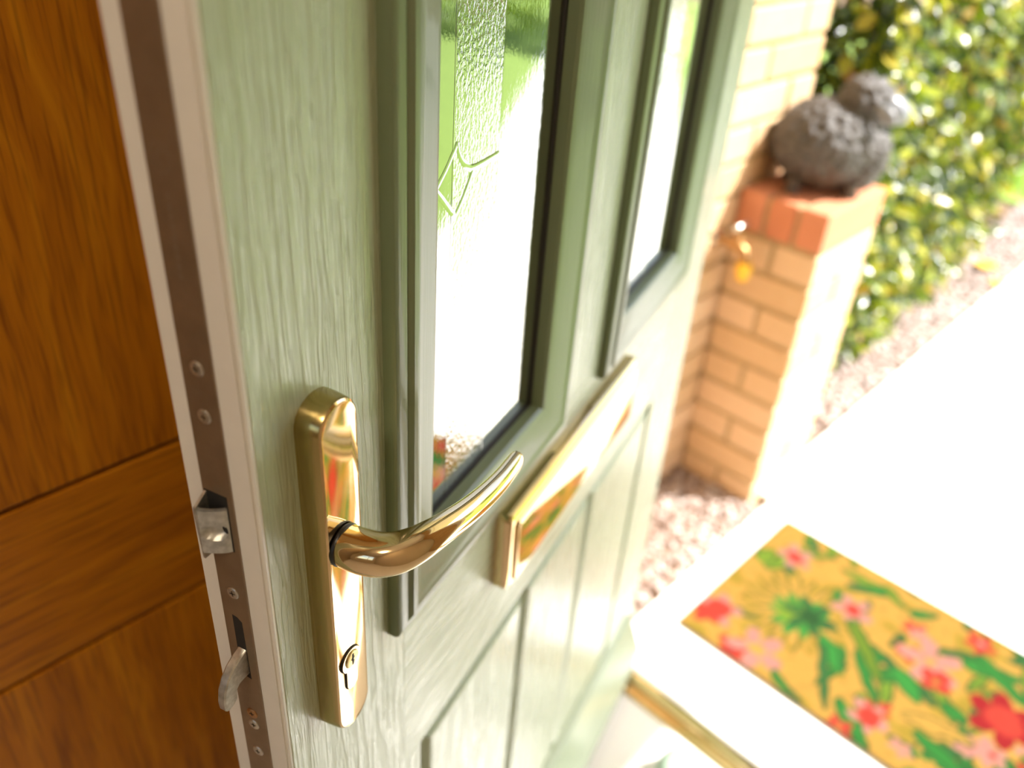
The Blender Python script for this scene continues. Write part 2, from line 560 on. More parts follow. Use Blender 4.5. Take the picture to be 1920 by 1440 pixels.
for r in range(36):
    z = CZ0 + r * CH + 0.005
    y = WEND - 1.45
    first = 0.215 if r % 2 else 0.1025
    ln = first
    while y > -0.385:
        ln = min(ln, y + 0.385)
        if ln > 0.03:
            brick(side, -0.1025, y - ln, z, 0.1025, ln, 0.0655, M_buff, 'w')
        y -= ln + 0.010
        ln = 0.215

# ---- brick pier with red brick-on-edge coping
PX0, PX1, PY0, PY1 = WX + 0.002, -0.631, 1.619, 1.889
pier = tag(empty('brick_pier', ((PX0 + PX1) / 2, (PY0 + PY1) / 2, 0)), 'low buff brick pier capped with red bricks beside the path', 'pier')
hx, hy = (PX1 - PX0) / 2, (PY1 - PY0) / 2
bm = bmesh.new()
bm_box(bm, (-hx + 0.001, -hy + 0.005, -0.1), (hx - 0.005, hy - 0.005, 0.740))
link('mortar_bed', finish(bm, 'mortar_bed'), M_mortar, pier)
for r in range(9):
    z = 0.656 - (r + 1) * CH + 0.005
    if r % 2 == 0:
        w = (2 * hx - 0.010) / 2
        for k in range(2): brick(pier, -hx + k * (w + 0.010), -hy, z, w, 2 * hy, 0.0655, M_buff, 'p')
    else:
        d = (2 * hy - 0.010) / 2
        for k in range(2): brick(pier, -hx, -hy + k * (d + 0.010), z, 2 * hx, d, 0.0655, M_buff, 'p')
w = (2 * hx - 0.020) / 3
for k in range(3):
    brick(pier, -hx + k * (w + 0.010), -hy - 0.001, 0.661, w, 2 * hy + 0.002, 0.085, M_red, 'r')

# ================================================================== DOOR 1: the open green front door
U0 = Vector((-0.27496, 0.14184, 0.0))      # lock corner of the outer face, in plan
ANG = math.radians(107.39)
DB = -1.262                                # door bottom relative to eye level
door = tag(empty('door_1', (U0.x, U0.y, CAM_Z + DB), ANG), 'sage green panelled front door standing open with brass furniture', 'door', kind='structure')
DWID = 0.874
DTOP = 0.72


def P(u, v, n):
    """door coordinates: u from lock edge, v from eye level, n out of the outer face"""
    return (u, -n, v - DB)


def dbox(name, u, v, n, mat, parent=None, bev=0.0, seg=2):
    return box(name, P(u[0], v[0], n[0]), P(u[1], v[1], n[1]), mat, parent or door, bev, seg)


F1 = (0.102, 0.378)
F2 = (0.474, 0.752)
FB = -0.4525                                # bottom of the glazing frames
FT = 0.62
TH = 0.044
SU = 0.121                                  # stile / rail joint
PB = -1.125                                 # lower panel bottom
PT = -0.630
PU = (0.150, 0.343, 0.514, 0.722)
dbox('stile', (0.0035, SU - 0.0004), (DB, DTOP), (0, -TH), M_stile)
dbox('stile', (0.742, DWID), (DB, DTOP), (0, -TH), M_stile)
dbox('mullion', (0.366, 0.486), (-0.440, DTOP - 0.09), (0, -TH), M_stile)
dbox('rail', (SU, 0.742), (PT + 0.006, -0.4405), (0, -TH), M_rail)
dbox('rail', (SU, 0.742), (DTOP - 0.0895, DTOP), (0, -TH), M_rail)
dbox('rail', (SU, 0.742), (DB, PB - 0.006), (0, -TH), M_rail)
# margin of the lower panel and recess behind the planks
dbox('panel_margin', (SU, PU[0] - 0.006), (PB - 0.0055, PT + 0.0055), (0, -TH), M_stile)
dbox('panel_margin', (PU[3] + 0.006, 0.7415), (PB - 0.0055, PT + 0.0055), (0, -TH), M_stile)
dbox('panel_back', (PU[0] - 0.006, PU[3] + 0.006), (PB - 0.0055, PT + 0.0055), (-0.0085, -TH), M_bead_shade)
for k in range(3):
    bm = bmesh.new()
    a, b = PU[k] + 0.0008, PU[k + 1] - 0.0008
    rings = []
    for ins, n in ((0.0, -0.009), (0.0028, -0.0070), (0.0095, -0.0008), (0.0115, 0.0)):
        rings.append([P(a + ins, PB + ins, n), P(b - ins, PB + ins, n), P(b - ins, PT - ins, n), P(a + ins, PT - ins, n)])
    bm_loft(bm, rings)
    link('plank', finish(bm, 'plank'), M_stile, door)
# white edge with its steel lock strip
bm = bmesh.new()
bm_box(bm, P(0, DB, -0.0004), P(0.0035, DTOP, -TH + 0.0004))
bmesh.ops.bevel(bm, geom=[e for e in bm.edges if abs(e.verts[0].co.z - e.verts[1].co.z) > 1 and e.verts[0].co.x < 0.001], offset=0.0018, segments=3, affect='EDGES')
tag(link('edge_band', finish(bm, 'edge_band'), M_upvc, door), 'white plastic edge of the door')
SN = (-0.0137, -0.0316)
strip = dbox('lock_strip', (-0.0009, 0.0005), (DB + 0.05, DTOP - 0.05), SN, M_strip, bev=0.0003)
tag(strip, 'brown steel lock strip let into the door edge')
for v, br in ((-0.1973, 0), (-0.2218, 0), (-0.3307, 0), (-0.4272, 1), (-0.4372, 0), (-0.4623, 0)):
    bm = bmesh.new()
    rings = []
    nsc, r0 = -0.0225, 0.0037
    for r, du in ((r0, -0.0008), (r0, -0.00125), (r0 * 0.90, -0.00155), (r0 * 0.60, -0.00165)):
        rings.append([P(du, v + r * math.sin(t), nsc + r * math.cos(t)) for t in [2 * math.pi * k / 20 for k in range(20)]])
    # star-shaped driver recess
    star = []
    for k in range(20):
        t = 2 * math.pi * k / 20 + 0.3
        star.append(r0 * (0.50 if k % 5 < 2 else 0.20))
    rings.append([P(-0.00165, v + star[k] * math.sin(2 * math.pi * k / 20), nsc + star[k] * math.cos(2 * math.pi * k / 20)) for k in range(20)])
    rv = bm_loft(bm, rings, cap1=False)
    inner = [bm.verts.new(P(-0.0003, v + star[k] * 0.9 * math.sin(2 * math.pi * k / 20), nsc + star[k] * 0.9 * math.cos(2 * math.pi * k / 20))) for k in range(20)]
    for k in range(20):
        bm.faces.new((rv[-1][k], rv[-1][(k + 1) % 20], inner[(k + 1) % 20], inner[k])).material_index = 1
    bm.faces.new(inner).material_index = 1
    me = finish(bm, 'screw')
    o = link('screw', me, [M_screw_brown if br else M_screw, M_dark], strip)
    if br: tag(o, 'bronzed screw head')
# faint engraved mark on the strip
bm = bmesh.new()
def ring_flat(cn, cv, ra, rb, ha, hb, t0=0, t1=2 * math.pi, k=28):
    for i in range(k):
        ta, tb = t0 + (t1 - t0) * i / k, t0 + (t1 - t0) * (i + 1) / k
        bm.faces.new([bm.verts.new(P(-0.00096, cv + h * math.sin(t), cn + r * math.cos(t))) for t, r, h in ((ta, ra, ha), (tb, ra, ha), (tb, rb, hb), (ta, rb, hb))])
ring_flat(-0.0240, -0.1075, 0.0052, 0.0045, 0.0060, 0.0052)
ring_flat(-0.0240, -0.1075, 0.0022, 0.0016, 0.0030, 0.0022, 0.6, 5.2)
for k in range(9):
    v0 = -0.1205 - k * 0.0041
    bm.faces.new([bm.verts.new(P(-0.00096, v, n)) for v, n in ((v0, -0.0242), (v0, -0.0222), (v0 - 0.003, -0.0222), (v0 - 0.003, -0.0242))])
link('engraved_mark', finish(bm, 'engraved_mark'), M_engrave, strip)
# latch bolt: hollow wedge with a scooped curved face, in its dark slot
bm = bmesh.new()
bm_prism(bm, [(-0.0168, -0.2655), (-0.0305, -0.2655), (-0.0305, -0.3000), (-0.0168, -0.3000)], lambda n, v: P(-0.0010, v, n), lambda n, v: P(-0.0007, v, n))
link('latch_slot', finish(bm, 'latch_slot'), M_dark, strip)
bm = bmesh.new()
prof = smooth_path([(-0.0178, -0.0010), (-0.0195, -0.0030), (-0.0225, -0.0052), (-0.0262, -0.0072), (-0.0295, -0.0086)], 5)
vs = np.linspace(-0.2998, -0.2722, 25)
grid = []
for v in vs:
    row = []
    for i, (n, u) in enumerate(prof):
        s = i / (len(prof) - 1)
        q = ((v + 0.2868) / 0.0042) ** 2 + ((s - 0.52) / 0.42) ** 2
        d = 0.0042 * max(0.0, 1 - q) ** 0.5 if q < 1 else 0.0
        # upper end slopes back into the slot
        row.append(bm.verts.new(P(u + d, v, n)))
    grid.append(row)
for i in range(len(vs) - 1):
    for j in range(len(prof) - 1):
        bm.faces.new((grid[i][j], grid[i][j + 1], grid[i + 1][j + 1], grid[i + 1][j]))
# side cheek (a plate standing proud of the curved face at its outer side), bottom and back
cheek = [(-0.0080, -0.3040), (-0.0092, -0.2735), (-0.0088, -0.2715), (0.0008, -0.2655), (0.0008, -0.3020), (-0.0045, -0.3040)]
bm_prism(bm, cheek, lambda u, v: P(u, v, -0.0292), lambda u, v: P(u, v, -0.0306))
bm_prism(bm, [(n, u) for n, u in prof] + [(-0.0295, 0.0), (-0.0178, 0.0)], lambda n, u: P(u + 0.0002, -0.2999, n), lambda n, u: P(u + 0.0002, -0.2985, n))
bm_prism(bm, [(n, u) for n, u in prof] + [(n, u + 0.0012) for n, u in prof[::-1]], lambda n, u: P(u, -0.2735, n), lambda n, u: P(u, -0.2722, n))
o = tag(link('latch_bolt', finish(bm, 'latch_bolt', True, 30), M_zinc, strip), 'grey zinc latch bolt')
# hook bolt in its slot
bm = bmesh.new()
bm_prism(bm, [(-0.0256, -0.3480), (-0.0225, -0.3485), (-0.0196, -0.3510), (-0.0190, -0.3955), (-0.0256, -0.3940)], lambda n, v: P(-0.0010, v, n), lambda n, v: P(-0.0006, v, n))
link('hook_slot', finish(bm, 'hook_slot'), M_dark, strip)
hook = [(0.004, -0.3680), (-0.0010, -0.3722), (-0.0060, -0.3738), (-0.0110, -0.3765), (-0.0158, -0.3815), (-0.0192, -0.3880), (-0.0206, -0.3950), (-0.0202, -0.4010), (-0.0188, -0.4028),
        (-0.0150, -0.4022), (-0.0122, -0.4000), (-0.0112, -0.3930), (-0.0085, -0.3908), (-0.0040, -0.3905), (0.004, -0.3910)]
bm = bmesh.new()
hc = np.mean(np.array(hook), axis=0)
rings = []
for n, sh in ((-0.0252, 0.0012), (-0.0243, 0.0), (-0.0205, 0.0), (-0.0196, 0.0012)):
    rings.append([P(u + (hc[0] - u) * sh / 0.012, v + (hc[1] - v) * sh / 0.016, n) for u, v in hook])
bm_loft(bm, rings)
tag(link('hook_bolt', finish(bm, 'hook_bolt', True, 35), M_zinc, strip), 'curved grey zinc hook bolt')


# ---- glazing frames: one moulded profile mitred round each pane
FP = [(0, -0.001), (0, 0.0055), (0.0010, 0.0078), (0.0040, 0.0092), (0.0085, 0.0099), (0.0096, 0.0094), (0.0108, 0.0103), (0.0126, 0.0120), (0.0150, 0.0126), (0.0178, 0.0122),
      (0.0200, 0.0111), (0.0250, 0.0099), (0.0340, 0.0076), (0.0440, 0.0049), (0.0485, 0.0034), (0.0506, 0.0012), (0.0516, -0.003), (0.0520, -0.0075), (0.0520, -0.018), (0.030, -0.018)]


def rect_frame(name, prof, u, v, mat, parent, sm=25):
    bm = bmesh.new()
    rings = []
    for w, n in prof:
        rings.append([P(u[0] + w, v[0] + w, n), P(u[1] - w, v[0] + w, n), P(u[1] - w, v[1] - w, n), P(u[0] + w, v[1] - w, n)])
    bm_loft(bm, rings, cap0=False, cap1=False)
    return link(name, finish(bm, name, True, sm), mat, parent)


motif = [[(0.1916, -0.1472), (0.1935, -0.1535), (0.1985, -0.1600), (0.2050, -0.1643), (0.2108, -0.1664), (0.2250, -0.1668), (0.2435, -0.1664)],
         [(0.2108, -0.1680), (0.2060, -0.1745), (0.2013, -0.1801), (0.1965, -0.1850), (0.1925, -0.1885), (0.1894, -0.1888), (0.1774, -0.1768), (0.1680, -0.1680)],
         [(0.1916, -0.1472), (0.1862, -0.1524), (0.1790, -0.1595), (0.1680, -0.1680)]]
for fi, (FU, pane_m) in enumerate(((F1, M_pane1), (F2, M_pane2))):
    fr = rect_frame('glazing_frame', FP, FU, (FB, FT), M_bead_shade, door)
    rect_frame('gasket', [(0.0505, -0.0060), (0.0535, -0.0068), (0.0540, -0.0088), (0.0505, -0.0088)], FU, (FB, FT), M_gasket, fr)
    o = dbox('pane', (FU[0] + 0.051, FU[1] - 0.051), (FB + 0.051, FT - 0.051), (-0.0088, -0.0148), pane_m, fr)
    tag(o, 'stippled obscure glass pane')
    off = FU[0] - F1[0]
    # bevelled border strips and leaf motif standing proud of the glass
    for uu in (0.187, 0.2435):
        bm = bmesh.new()
        bm_prism(bm, [(-0.0010, -0.0088), (-0.0006, -0.00868), (0.0006, -0.00868), (0.0010, -0.0088)],
                 lambda a, n: P(uu + off + a, FB + 0.052, n), lambda a, n: P(uu + off + a, FT - 0.052, n))
        link('bevel_strip', finish(bm, 'bevel_strip'), M_bevel, fr)
    for line in motif:
        pts = [np.array(q[:2]) for q in smooth_path(line, 3)]
        bm = bmesh.new()
        rings = []
        for i, p in enumerate(pts):
            t = pts[min(i + 1, len(pts) - 1)] - pts[max(i - 1, 0)]
            t = t / (np.linalg.norm(t) + 1e-9)
            nn = np.array((-t[1], t[0]))
            ring = []
            for a, n in ((-0.0022, -0.0088), (-0.0012, -0.0085), (0.0012, -0.0085), (0.0022, -0.0088)):
                q = p + nn * a
                ring.append(P(q[0] + off, q[1], n))
            rings.append(ring)
        bm_loft(bm, rings)
        link('bevel_strip', finish(bm, 'bevel_strip', True, 50), M_bevel, fr)

# ---- lever handle on its long brass plate
PLU, PLV, PLN = (0.0295, 0.0593), (-0.4640, -0.2268), 0.0140


def stadium(u0, u1, v0, v1, ins, rc, k=12):
    u0 += ins; u1 -= ins; v0 += ins; v1 -= ins
    hw = (u1 - u0) / 2; cu = (u0 + u1) / 2
    top, bot = v1 - rc, v0 + rc
    pts = []
    for i in range(k + 1):
        t = math.pi * i / k
        pts.append((cu + hw * math.cos(t), top + rc * math.sin(t)))
    for i in range(k + 1):
        t = math.pi + math.pi * i / k
        pts.append((cu + hw * math.cos(t), bot + rc * math.sin(t)))
    return pts


bm = bmesh.new()
rings = []
for ins, n in ((-0.0008, 0.0), (-0.0006, 0.006), (0.0, 0.0120), (0.0004, 0.0134), (0.0014, 0.0143), (0.0028, PLN)):
    rings.append([P(u, v, n) for u, v in stadium(*PLU, *PLV, ins, 0.0140)])
bm_loft(bm, rings)
for f in bm.faces:
    if abs(f.normal.y) < 0.3 and len(f.verts) == 4: f.material_index = 0
bmesh.ops.recalc_face_normals(bm, faces=bm.faces)
for f in bm.faces:
    f.material_index = 1 if abs(f.normal.y) < 0.35 else 0
me = finish(bm, 'handle_plate', True, 28)
plate = link('handle_plate', me, [M_brass, M_brass_brushed], door)
tag(plate, 'long polished brass handle backplate')
SP = (0.0420, -0.3145)


def nring(u, v, n, r, k=28):
    return [P(u + r * math.cos(2 * math.pi * i / k), v + r * math.sin(2 * math.pi * i / k), n) for i in range(k)]


bm = bmesh.new()
bm_loft(bm, [nring(*SP, 0.0144, 0.0108), nring(*SP, 0.0146, 0.0119), nring(*SP, 0.0156, 0.0121), nring(*SP, 0.0164, 0.0118), nring(*SP, 0.0168, 0.0105)])
tag(link('collar_ring', finish(bm, 'collar_ring', True, 50), M_ring, plate), 'thin black ring where the lever meets the plate')
ctrl = [  # u, v, n, half height, half depth
    (0.0420, -0.3145, 0.0150, 0.0108, 0.0108), (0.0420, -0.3143, 0.0220, 0.0112, 0.0112), (0.0424, -0.3136, 0.0300, 0.0112, 0.0112),
    (0.0442, -0.3122, 0.0380, 0.0110, 0.0108), (0.0492, -0.3106, 0.0452, 0.0105, 0.0099), (0.0582, -0.3096, 0.0507, 0.0097, 0.0088),
    (0.0712, -0.3096, 0.0548, 0.0087, 0.0076), (0.0900, -0.3116, 0.0580, 0.0079, 0.0066), (0.1100, -0.3143, 0.0594, 0.0075, 0.0060), (0.1320, -0.3178, 0.0590, 0.0072, 0.0055),
    (0.1500, -0.3205, 0.0574, 0.0070, 0.0051), (0.1592, -0.3218, 0.0563, 0.0066, 0.0047), (0.1606, -0.3220, 0.0561, 0.0055, 0.0038)]
path = smooth_path(ctrl, 5)
pts = [P(*q[:3]) for q in path]
bm = bmesh.new()
bm_loft(bm, tube_rings(pts, [(q[3], q[4]) for q in path], Vector((0, 0, 1)), 28, 2.35))
o = link('lever', finish(bm, 'lever', True, 40), M_brass, plate)
tag(o, 'curved polished brass lever')
# euro cylinder
CY = (0.0425, -0.4050)


def euro(r, hw, tail, k=18):
    a = math.asin(min(1, hw / r))
    pts = []
    for i in range(k + 1):
        t = -math.pi / 2 + a + (2 * math.pi - 2 * a) * i / k
        pts.append((CY[0] + r * math.cos(t), CY[1] + r * math.sin(t)))
    for i in range(7):
        t = math.pi + math.pi * i / 6
        pts.append((CY[0] + hw * math.cos(t), CY[1] - tail + hw + hw * math.sin(t)))
    return pts


def euro_prism(name, r, hw, tail, n0, n1, mat):
    bm = bmesh.new()
    bm_prism(bm, euro(r, hw, tail), lambda u, v: P(u, v, n0), lambda u, v: P(u, v, n1))
    return link(name, finish(bm, name), mat, plate)


euro_prism('cylinder_gap', 0.0089, 0.0053, 0.0246, 0.0140, 0.01462, M_dark)
euro_prism('key_cylinder', 0.0083, 0.0047, 0.0240, 0.0135, 0.0152, M_brass)
bm = bmesh.new()
pc = (CY[0] + 0.0002, CY[1] + 0.0008)
bm_loft(bm, [nring(*pc, 0.0140, 0.0062), nring(*pc, 0.0150, 0.0061), nring(*pc, 0.0159, 0.0056), nring(*pc, 0.0160, 0.0050)])
link('cylinder_plug', finish(bm, 'cylinder_plug', True, 35), M_brass_brushed, plate)
bm = bmesh.new()
kh = [(-0.0006, 0.0044), (0.0010, 0.0044), (0.0010, 0.0020), (0.0018, 0.0012), (0.0006, -0.0006), (0.0014, -0.0016), (0.0004, -0.0044), (-0.0006, -0.0044), (-0.0006, -0.0014), (-0.0016, 0.0002), (-0.0006, 0.0018)]
bm_prism(bm, kh, lambda a, b: P(pc[0] + a, pc[1] + b, 0.0150), lambda a, b: P(pc[0] + a, pc[1] + b, 0.01612))
link('keyhole', finish(bm, 'keyhole'), M_dark, plate)

# ---- letter plate
LU, LV = (0.2600, 0.5660), (-0.5530, -0.4690)


def rrect(u, v, ins, r, k=5):
    pts = []
    for cu, cv, t0 in ((u[1] - ins - r, v[1] - ins - r, 0), (u[0] + ins + r, v[1] - ins - r, 90), (u[0] + ins + r, v[0] + ins + r, 180), (u[1] - ins - r, v[0] + ins + r, 270)):
        for i in range(k + 1):
            t = math.radians(t0 + 90 * i / k)
            pts.append((cu + r * math.cos(t), cv + r * math.sin(t)))
    return pts


bm = bmesh.new()
bm_loft(bm, [[P(a, b, n) for a, b in rrect(LU, LV, ins, r)] for ins, n, r in ((0.0, 0.0, 0.006), (0.0, 0.0105, 0.006), (0.0012, 0.0128, 0.0055), (0.0040, 0.0142, 0.005), (0.0075, 0.0146, 0.004))])
lp = link('letter_plate', finish(bm, 'letter_plate', True, 30), M_brass, door)
tag(lp, 'polished brass letter plate')
bm = bmesh.new()
FLU, FLV = (LU[0] + 0.0085, LU[1] - 0.0085), (LV[0] + 0.0085, LV[1] - 0.0085)
bm_loft(bm, [[P(a, b, n) for a, b in rrect(FLU, FLV, ins, r)] for ins, n, r in ((0.0, 0.0142, 0.003), (0.0, 0.0160, 0.003), (0.0010, 0.0174, 0.003), (0.0030, 0.0180, 0.003))])
link('flap', finish(bm, 'flap', True, 30), M_brass, lp)
# ---- weather bar along the foot of the door
bm = bmesh.new()
bm_prism(bm, [(-1.150, 0.0), (-1.153, 0.006), (-1.225, 0.034), (-1.246, 0.036), (-1.248, 0.030), (-1.240, 0.0)], lambda v, n: P(0.02, v, n), lambda v, n: P(DWID - 0.03, v, n))
link('weather_bar', finish(bm, 'weather_bar'), M_bead, door)
# hinges on the hinge edge
for v in (-1.05, -0.35, 0.52):
    bm = bmesh.new()
    bm_loft(bm, [[P(DWID + 0.006 + 0.008 * math.cos(t), v + h, -TH - 0.004 + 0.008 * math.sin(t)) for t in [2 * math.pi * k / 14 for k in range(14)]] for h in (-0.05, 0.05)])
    bm_box(bm, P(DWID - 0.04, v - 0.045, -TH - 0.004), P(DWID + 0.004, v + 0.045, -TH - 0.0003))
    link('hinge', finish(bm, 'hinge', True, 40), M_upvc_white, door)

# ================================================================== DOOR 2: oak door on the hall side wall
d2 = tag(empty('door_2', (-0.62, (D2[0] + D2[1]) / 2, FZ)), 'orange-brown oak door with a grooved cross rail behind the green door', 'door', kind='structure')
yc = (D2[0] + D2[1]) / 2
Y0, Y1 = D2[0] - yc + 0.004, D2[1] - yc - 0.004
ZT = D2[2] - FZ - 0.004
G1, G2 = 0.872 - FZ, 0.692 - FZ
box('core', (-0.044, Y0, 0.006), (-0.006, Y1, ZT), M_oak_groove, d2)
ST = 0.105
gp = 0.0028
for nm, a, b, mt in (('stile', (Y0, 0.006), (Y0 + ST, ZT), M_oak_v), ('stile', (Y1 - ST, 0.006), (Y1, ZT), M_oak_v),
                     ('panel', (Y0 + ST + gp, 0.20), (Y1 - ST - gp, G2 - gp), M_oak_v), ('rail', (Y0 + ST + gp, G2 + gp), (Y1 - ST - gp, G1 - gp), M_oak_h),
                     ('panel', (Y0 + ST + gp, G1 + gp), (Y1 - ST - gp, ZT - 0.11), M_oak_v), ('rail', (Y0 + ST + gp, ZT - 0.105), (Y1 - ST - gp, ZT), M_oak_h),
                     ('rail', (Y0 + ST + gp, 0.006), (Y1 - ST - gp, 0.195), M_oak_h)):
    box(nm, (-0.012, a[0], a[1]), (0.0, b[0], b[1]), mt, d2, 0.0022, 2)

# ================================================================== THINGS OUTSIDE
# ---- doormat with printed flowers
MX0, MX1, MY0, MY1 = -0.530, 0.235, 1.166, 1.622
NX, NY = 300, 180
gx, gy = np.meshgrid(np.linspace(MX0, MX1, NX), np.linspace(MY0, MY1, NY))
rng = np.random.default_rng(4)


def vnoise(s, seed):
    out = np.zeros_like(gx)
    for i in range(gx.shape[0]):
        for j in range(gx.shape[1]):
            out[i, j] = mnoise.noise((gx[i, j] * s, gy[i, j] * s, seed))
    return out


na, nb = vnoise(28, 1.3), vnoise(28, 8.1)
wx, wy = gx + 0.007 * na, gy + 0.007 * nb
col = np.zeros(gx.shape + (3,))
YEL, OCH = np.array((0.86, 0.50, 0.075)), np.array((0.60, 0.42, 0.04))
GRN, DGR, LGR = np.array((0.06, 0.36, 0.045)), np.array((0.045, 0.15, 0.03)), np.array((0.30, 0.48, 0.035))
RED, DRD, PNK = np.array((0.82, 0.085, 0.04)), np.array((0.45, 0.025, 0.02)), np.array((0.88, 0.40, 0.24))
BRN = np.array((0.10, 0.065, 0.02))
col[:] = YEL
k = np.clip((vnoise(14, 3.7) - 0.12) * 6, 0, 1)[..., None]
col = col * (1 - k) + OCH * k


def paint(mask, c):
    global col
    mk = np.clip(mask, 0, 1)[..., None]
    col = col * (1 - mk) + np.asarray(c) * mk


def leaf_shape(x0, y0, x1, y1, w, c, edge=True):
    dx, dy = x1 - x0, y1 - y0
    L = math.hypot(dx, dy)
    t = ((wx - x0) * dx + (wy - y0) * dy) / L ** 2
    s = ((wx - x0) * -dy + (wy - y0) * dx) / L
    prof = w * np.sqrt(np.clip(np.sin(np.pi * np.clip(t, 0, 1)), 0, 1)) * (1 - 0.35 * np.clip(t, 0, 1))
    d = prof - np.abs(s)
    ok = (t > 0) & (t < 1)
    if edge: paint(np.where(ok, (d + 0.004) / 0.003, 0), DGR)
    paint(np.where(ok, d / 0.003, 0), c)
    paint(np.where(ok & (np.abs(s) < 0.0012), 0.5, 0), DGR)


def petals(cx, cy, r, n, c, rot=0, depth=0.55, core=None, rc=0.3, sharp=1.0):
    a = np.arctan2(wy - cy, wx - cx) + rot
    d = np.hypot(wx - cx, wy - cy)
    rr = r * (1 - depth + depth * np.abs(np.cos(a * n / 2)) ** sharp)
    paint((rr - d) / 0.004, c)
    if core is not None: paint((r * rc - d) / 0.005, core)


# foliage scattered over the whole mat first
for _ in range(95):
    x, y, a, l = rng.uniform(MX0, MX1), rng.uniform(MY0, MY1), rng.uniform(0, 6.3), rng.uniform(0.05, 0.12)
    if math.hypot(x + 0.365, y - 1.366) < 0.13 or math.hypot(x + 0.30, y - 1.24) < 0.07: continue
    leaf_shape(x, y, x + l * math.cos(a), y + l * math.sin(a), rng.uniform(0.008, 0.017), (GRN, DGR * 1.6, LGR)[rng.integers(3)])
for _ in range(34):
    x, y = rng.uniform(-0.2, MX1), rng.uniform(MY0, MY1)
    petals(x, y, rng.uniform(0.018, 0.035), 5, (RED, PNK, PNK, YEL, YEL)[rng.integers(5)], rng.uniform(0, 3), 0.5, YEL, 0.25)
petals(-0.33, 1.245, 0.085, 5, YEL, 0.5, 0.4)
# green sunburst
petals(-0.372, 1.372, 0.118, 17, OCH * 0.9, 0.1, 0.25)
petals(-0.372, 1.372, 0.105, 17, YEL, 0.1, 0.6)
for k in range(15):
    a = 1.2 + k * 0.28
    leaf_shape(-0.365 + 0.055 * math.cos(a), 1.370 + 0.055 * math.sin(a), -0.365 + 0.125 * math.cos(a), 1.370 + 0.125 * math.sin(a), 0.0035, DGR * 1.2, False)
petals(-0.362, 1.366, 0.066, 11, GRN * 1.15, 0.4, 0.35)
petals(-0.375, 1.358, 0.040, 9, LGR * 1.05, 0.0, 0.5)
petals(-0.345, 1.378, 0.060, 6, DGR * 1.4, 0.9, 0.75, DGR, 0.4)
# named flowers and leaves where the photo has them
leaf_shape(-0.502, 1.440, -0.500, 1.500, 0.022, LGR)
petals(-0.452, 1.518, 0.042, 5, PNK, 0.3, 0.55, RED, 0.45)
petals(-0.489, 1.254, 0.050, 5, PNK * 0.95, 0.7, 0.5, RED, 0.55)
petals(-0.500, 1.225, 0.034, 4, RED, 0.2, 0.4)
petals(-0.412, 1.186, 0.040, 5, RED, 0.9, 0.45, DRD, 0.3)
petals(-0.378, 1.218, 0.062, 5, PNK, 0.2, 0.72, YEL * 1.05, 0.3)
leaf_shape(-0.303, 1.350, -0.228, 1.285, 0.017, GRN * 1.2)
leaf_shape(-0.290, 1.330, -0.215, 1.190, 0.010, DGR * 1.8)
petals(-0.290, 1.466, 0.045, 5, PNK, 0.1, 0.6, RED, 0.42)
leaf_shape(-0.285, 1.440, -0.165, 1.325, 0.019, LGR * 0.8)
leaf_shape(-0.240, 1.370, -0.150, 1.270, 0.013, GRN)
petals(-0.118, 1.451, 0.066, 5, PNK, 0.5, 0.72, YEL, 0.22)
petals(-0.094, 1.412, 0.036, 4, RED, 0.4, 0.45, YEL, 0.25)
petals(-0.064, 1.577, 0.036, 5, RED, 0.1, 0.5, PNK, 0.3)
leaf_shape(-0.165, 1.385, -0.095, 1.335, 0.024, GRN * 1.2)
leaf_shape(-0.075, 1.500, 0.030, 1.540, 0.022, GRN * 1.1)
leaf_shape(-0.060, 1.545, 0.060, 1.480, 0.018, GRN)
petals(-0.150, 1.235, 0.042, 5, PNK, 0.0, 0.6, RED, 0.6)
petals(0.033, 1.416, 0.070, 6, DRD * 1.2, 0.2, 0.45, RED, 0.5)
leaf_shape(-0.110, 1.290, 0.010, 1.325, 0.020, YEL * 1.05)
leaf_shape(-0.080, 1.270, 0.030, 1.240, 0.018, GRN)
petals(0.043, 1.324, 0.034, 5, PNK, 0.4, 0.55, RED, 0.3)
leaf_shape(-0.330, 1.200, -0.280, 1.165, 0.012, GRN)
leaf_shape(-0.455, 1.610, -0.430, 1.565, 0.010, DGR * 2)
leaf_shape(-0.335, 1.520, -0.290, 1.555, 0.009, DGR * 2)
leaf_shape(-0.200, 1.545, -0.150, 1.590, 0.012, GRN)
paint(np.clip(vnoise(60, 5.2) - 0.25, 0, 1) * 0.6, BRN)
me = bpy.data.meshes.new('pile')
verts, faces = [], []
cx, cy = (MX0 + MX1) / 2, (MY0 + MY1) / 2
for i in range(NY):
    for j in range(NX):
        e = min(i, j, NY - 1 - i, NX - 1 - j)
        verts.append((gx[i, j] - cx, gy[i, j] - cy, 0.012 + 0.0006 * na[i, j] - (0.003 if e == 0 else 0)))
for i in range(NY - 1):
    for j in range(NX - 1):
        q = i * NX + j
        faces.append((q, q + 1, q + NX + 1, q + NX))
me.from_pydata(verts, [], faces)
col = col * np.array((0.32, 0.315, 0.42))
ca = me.color_attributes.new('print', 'FLOAT_COLOR', 'POINT')
ca.data.foreach_set('color', np.concatenate([col.reshape(-1, 3), np.ones((NX * NY, 1))], 1).ravel())
M_mat, nt_, N_, L_, p_ = mat_new('printed_coir')
at = N_.new('ShaderNodeVertexColor'); at.layer_name = 'print'
L_.new(at.outputs[0], p_.inputs['Base Color'])
setp(p_, rough=0.95, spec=0.1)
bump(nt_, noise_n(nt_, coords(nt_, (1, 1, 1)), 700, 3), 0.003, p_)
M_rubber = plain('mat_backing', (0.16, 0.12, 0.06), 0.9)
mat_o = tag(empty('doormat', (cx, cy, 0.0)), 'coir doormat printed with yellow, red and green tropical flowers', 'doormat')
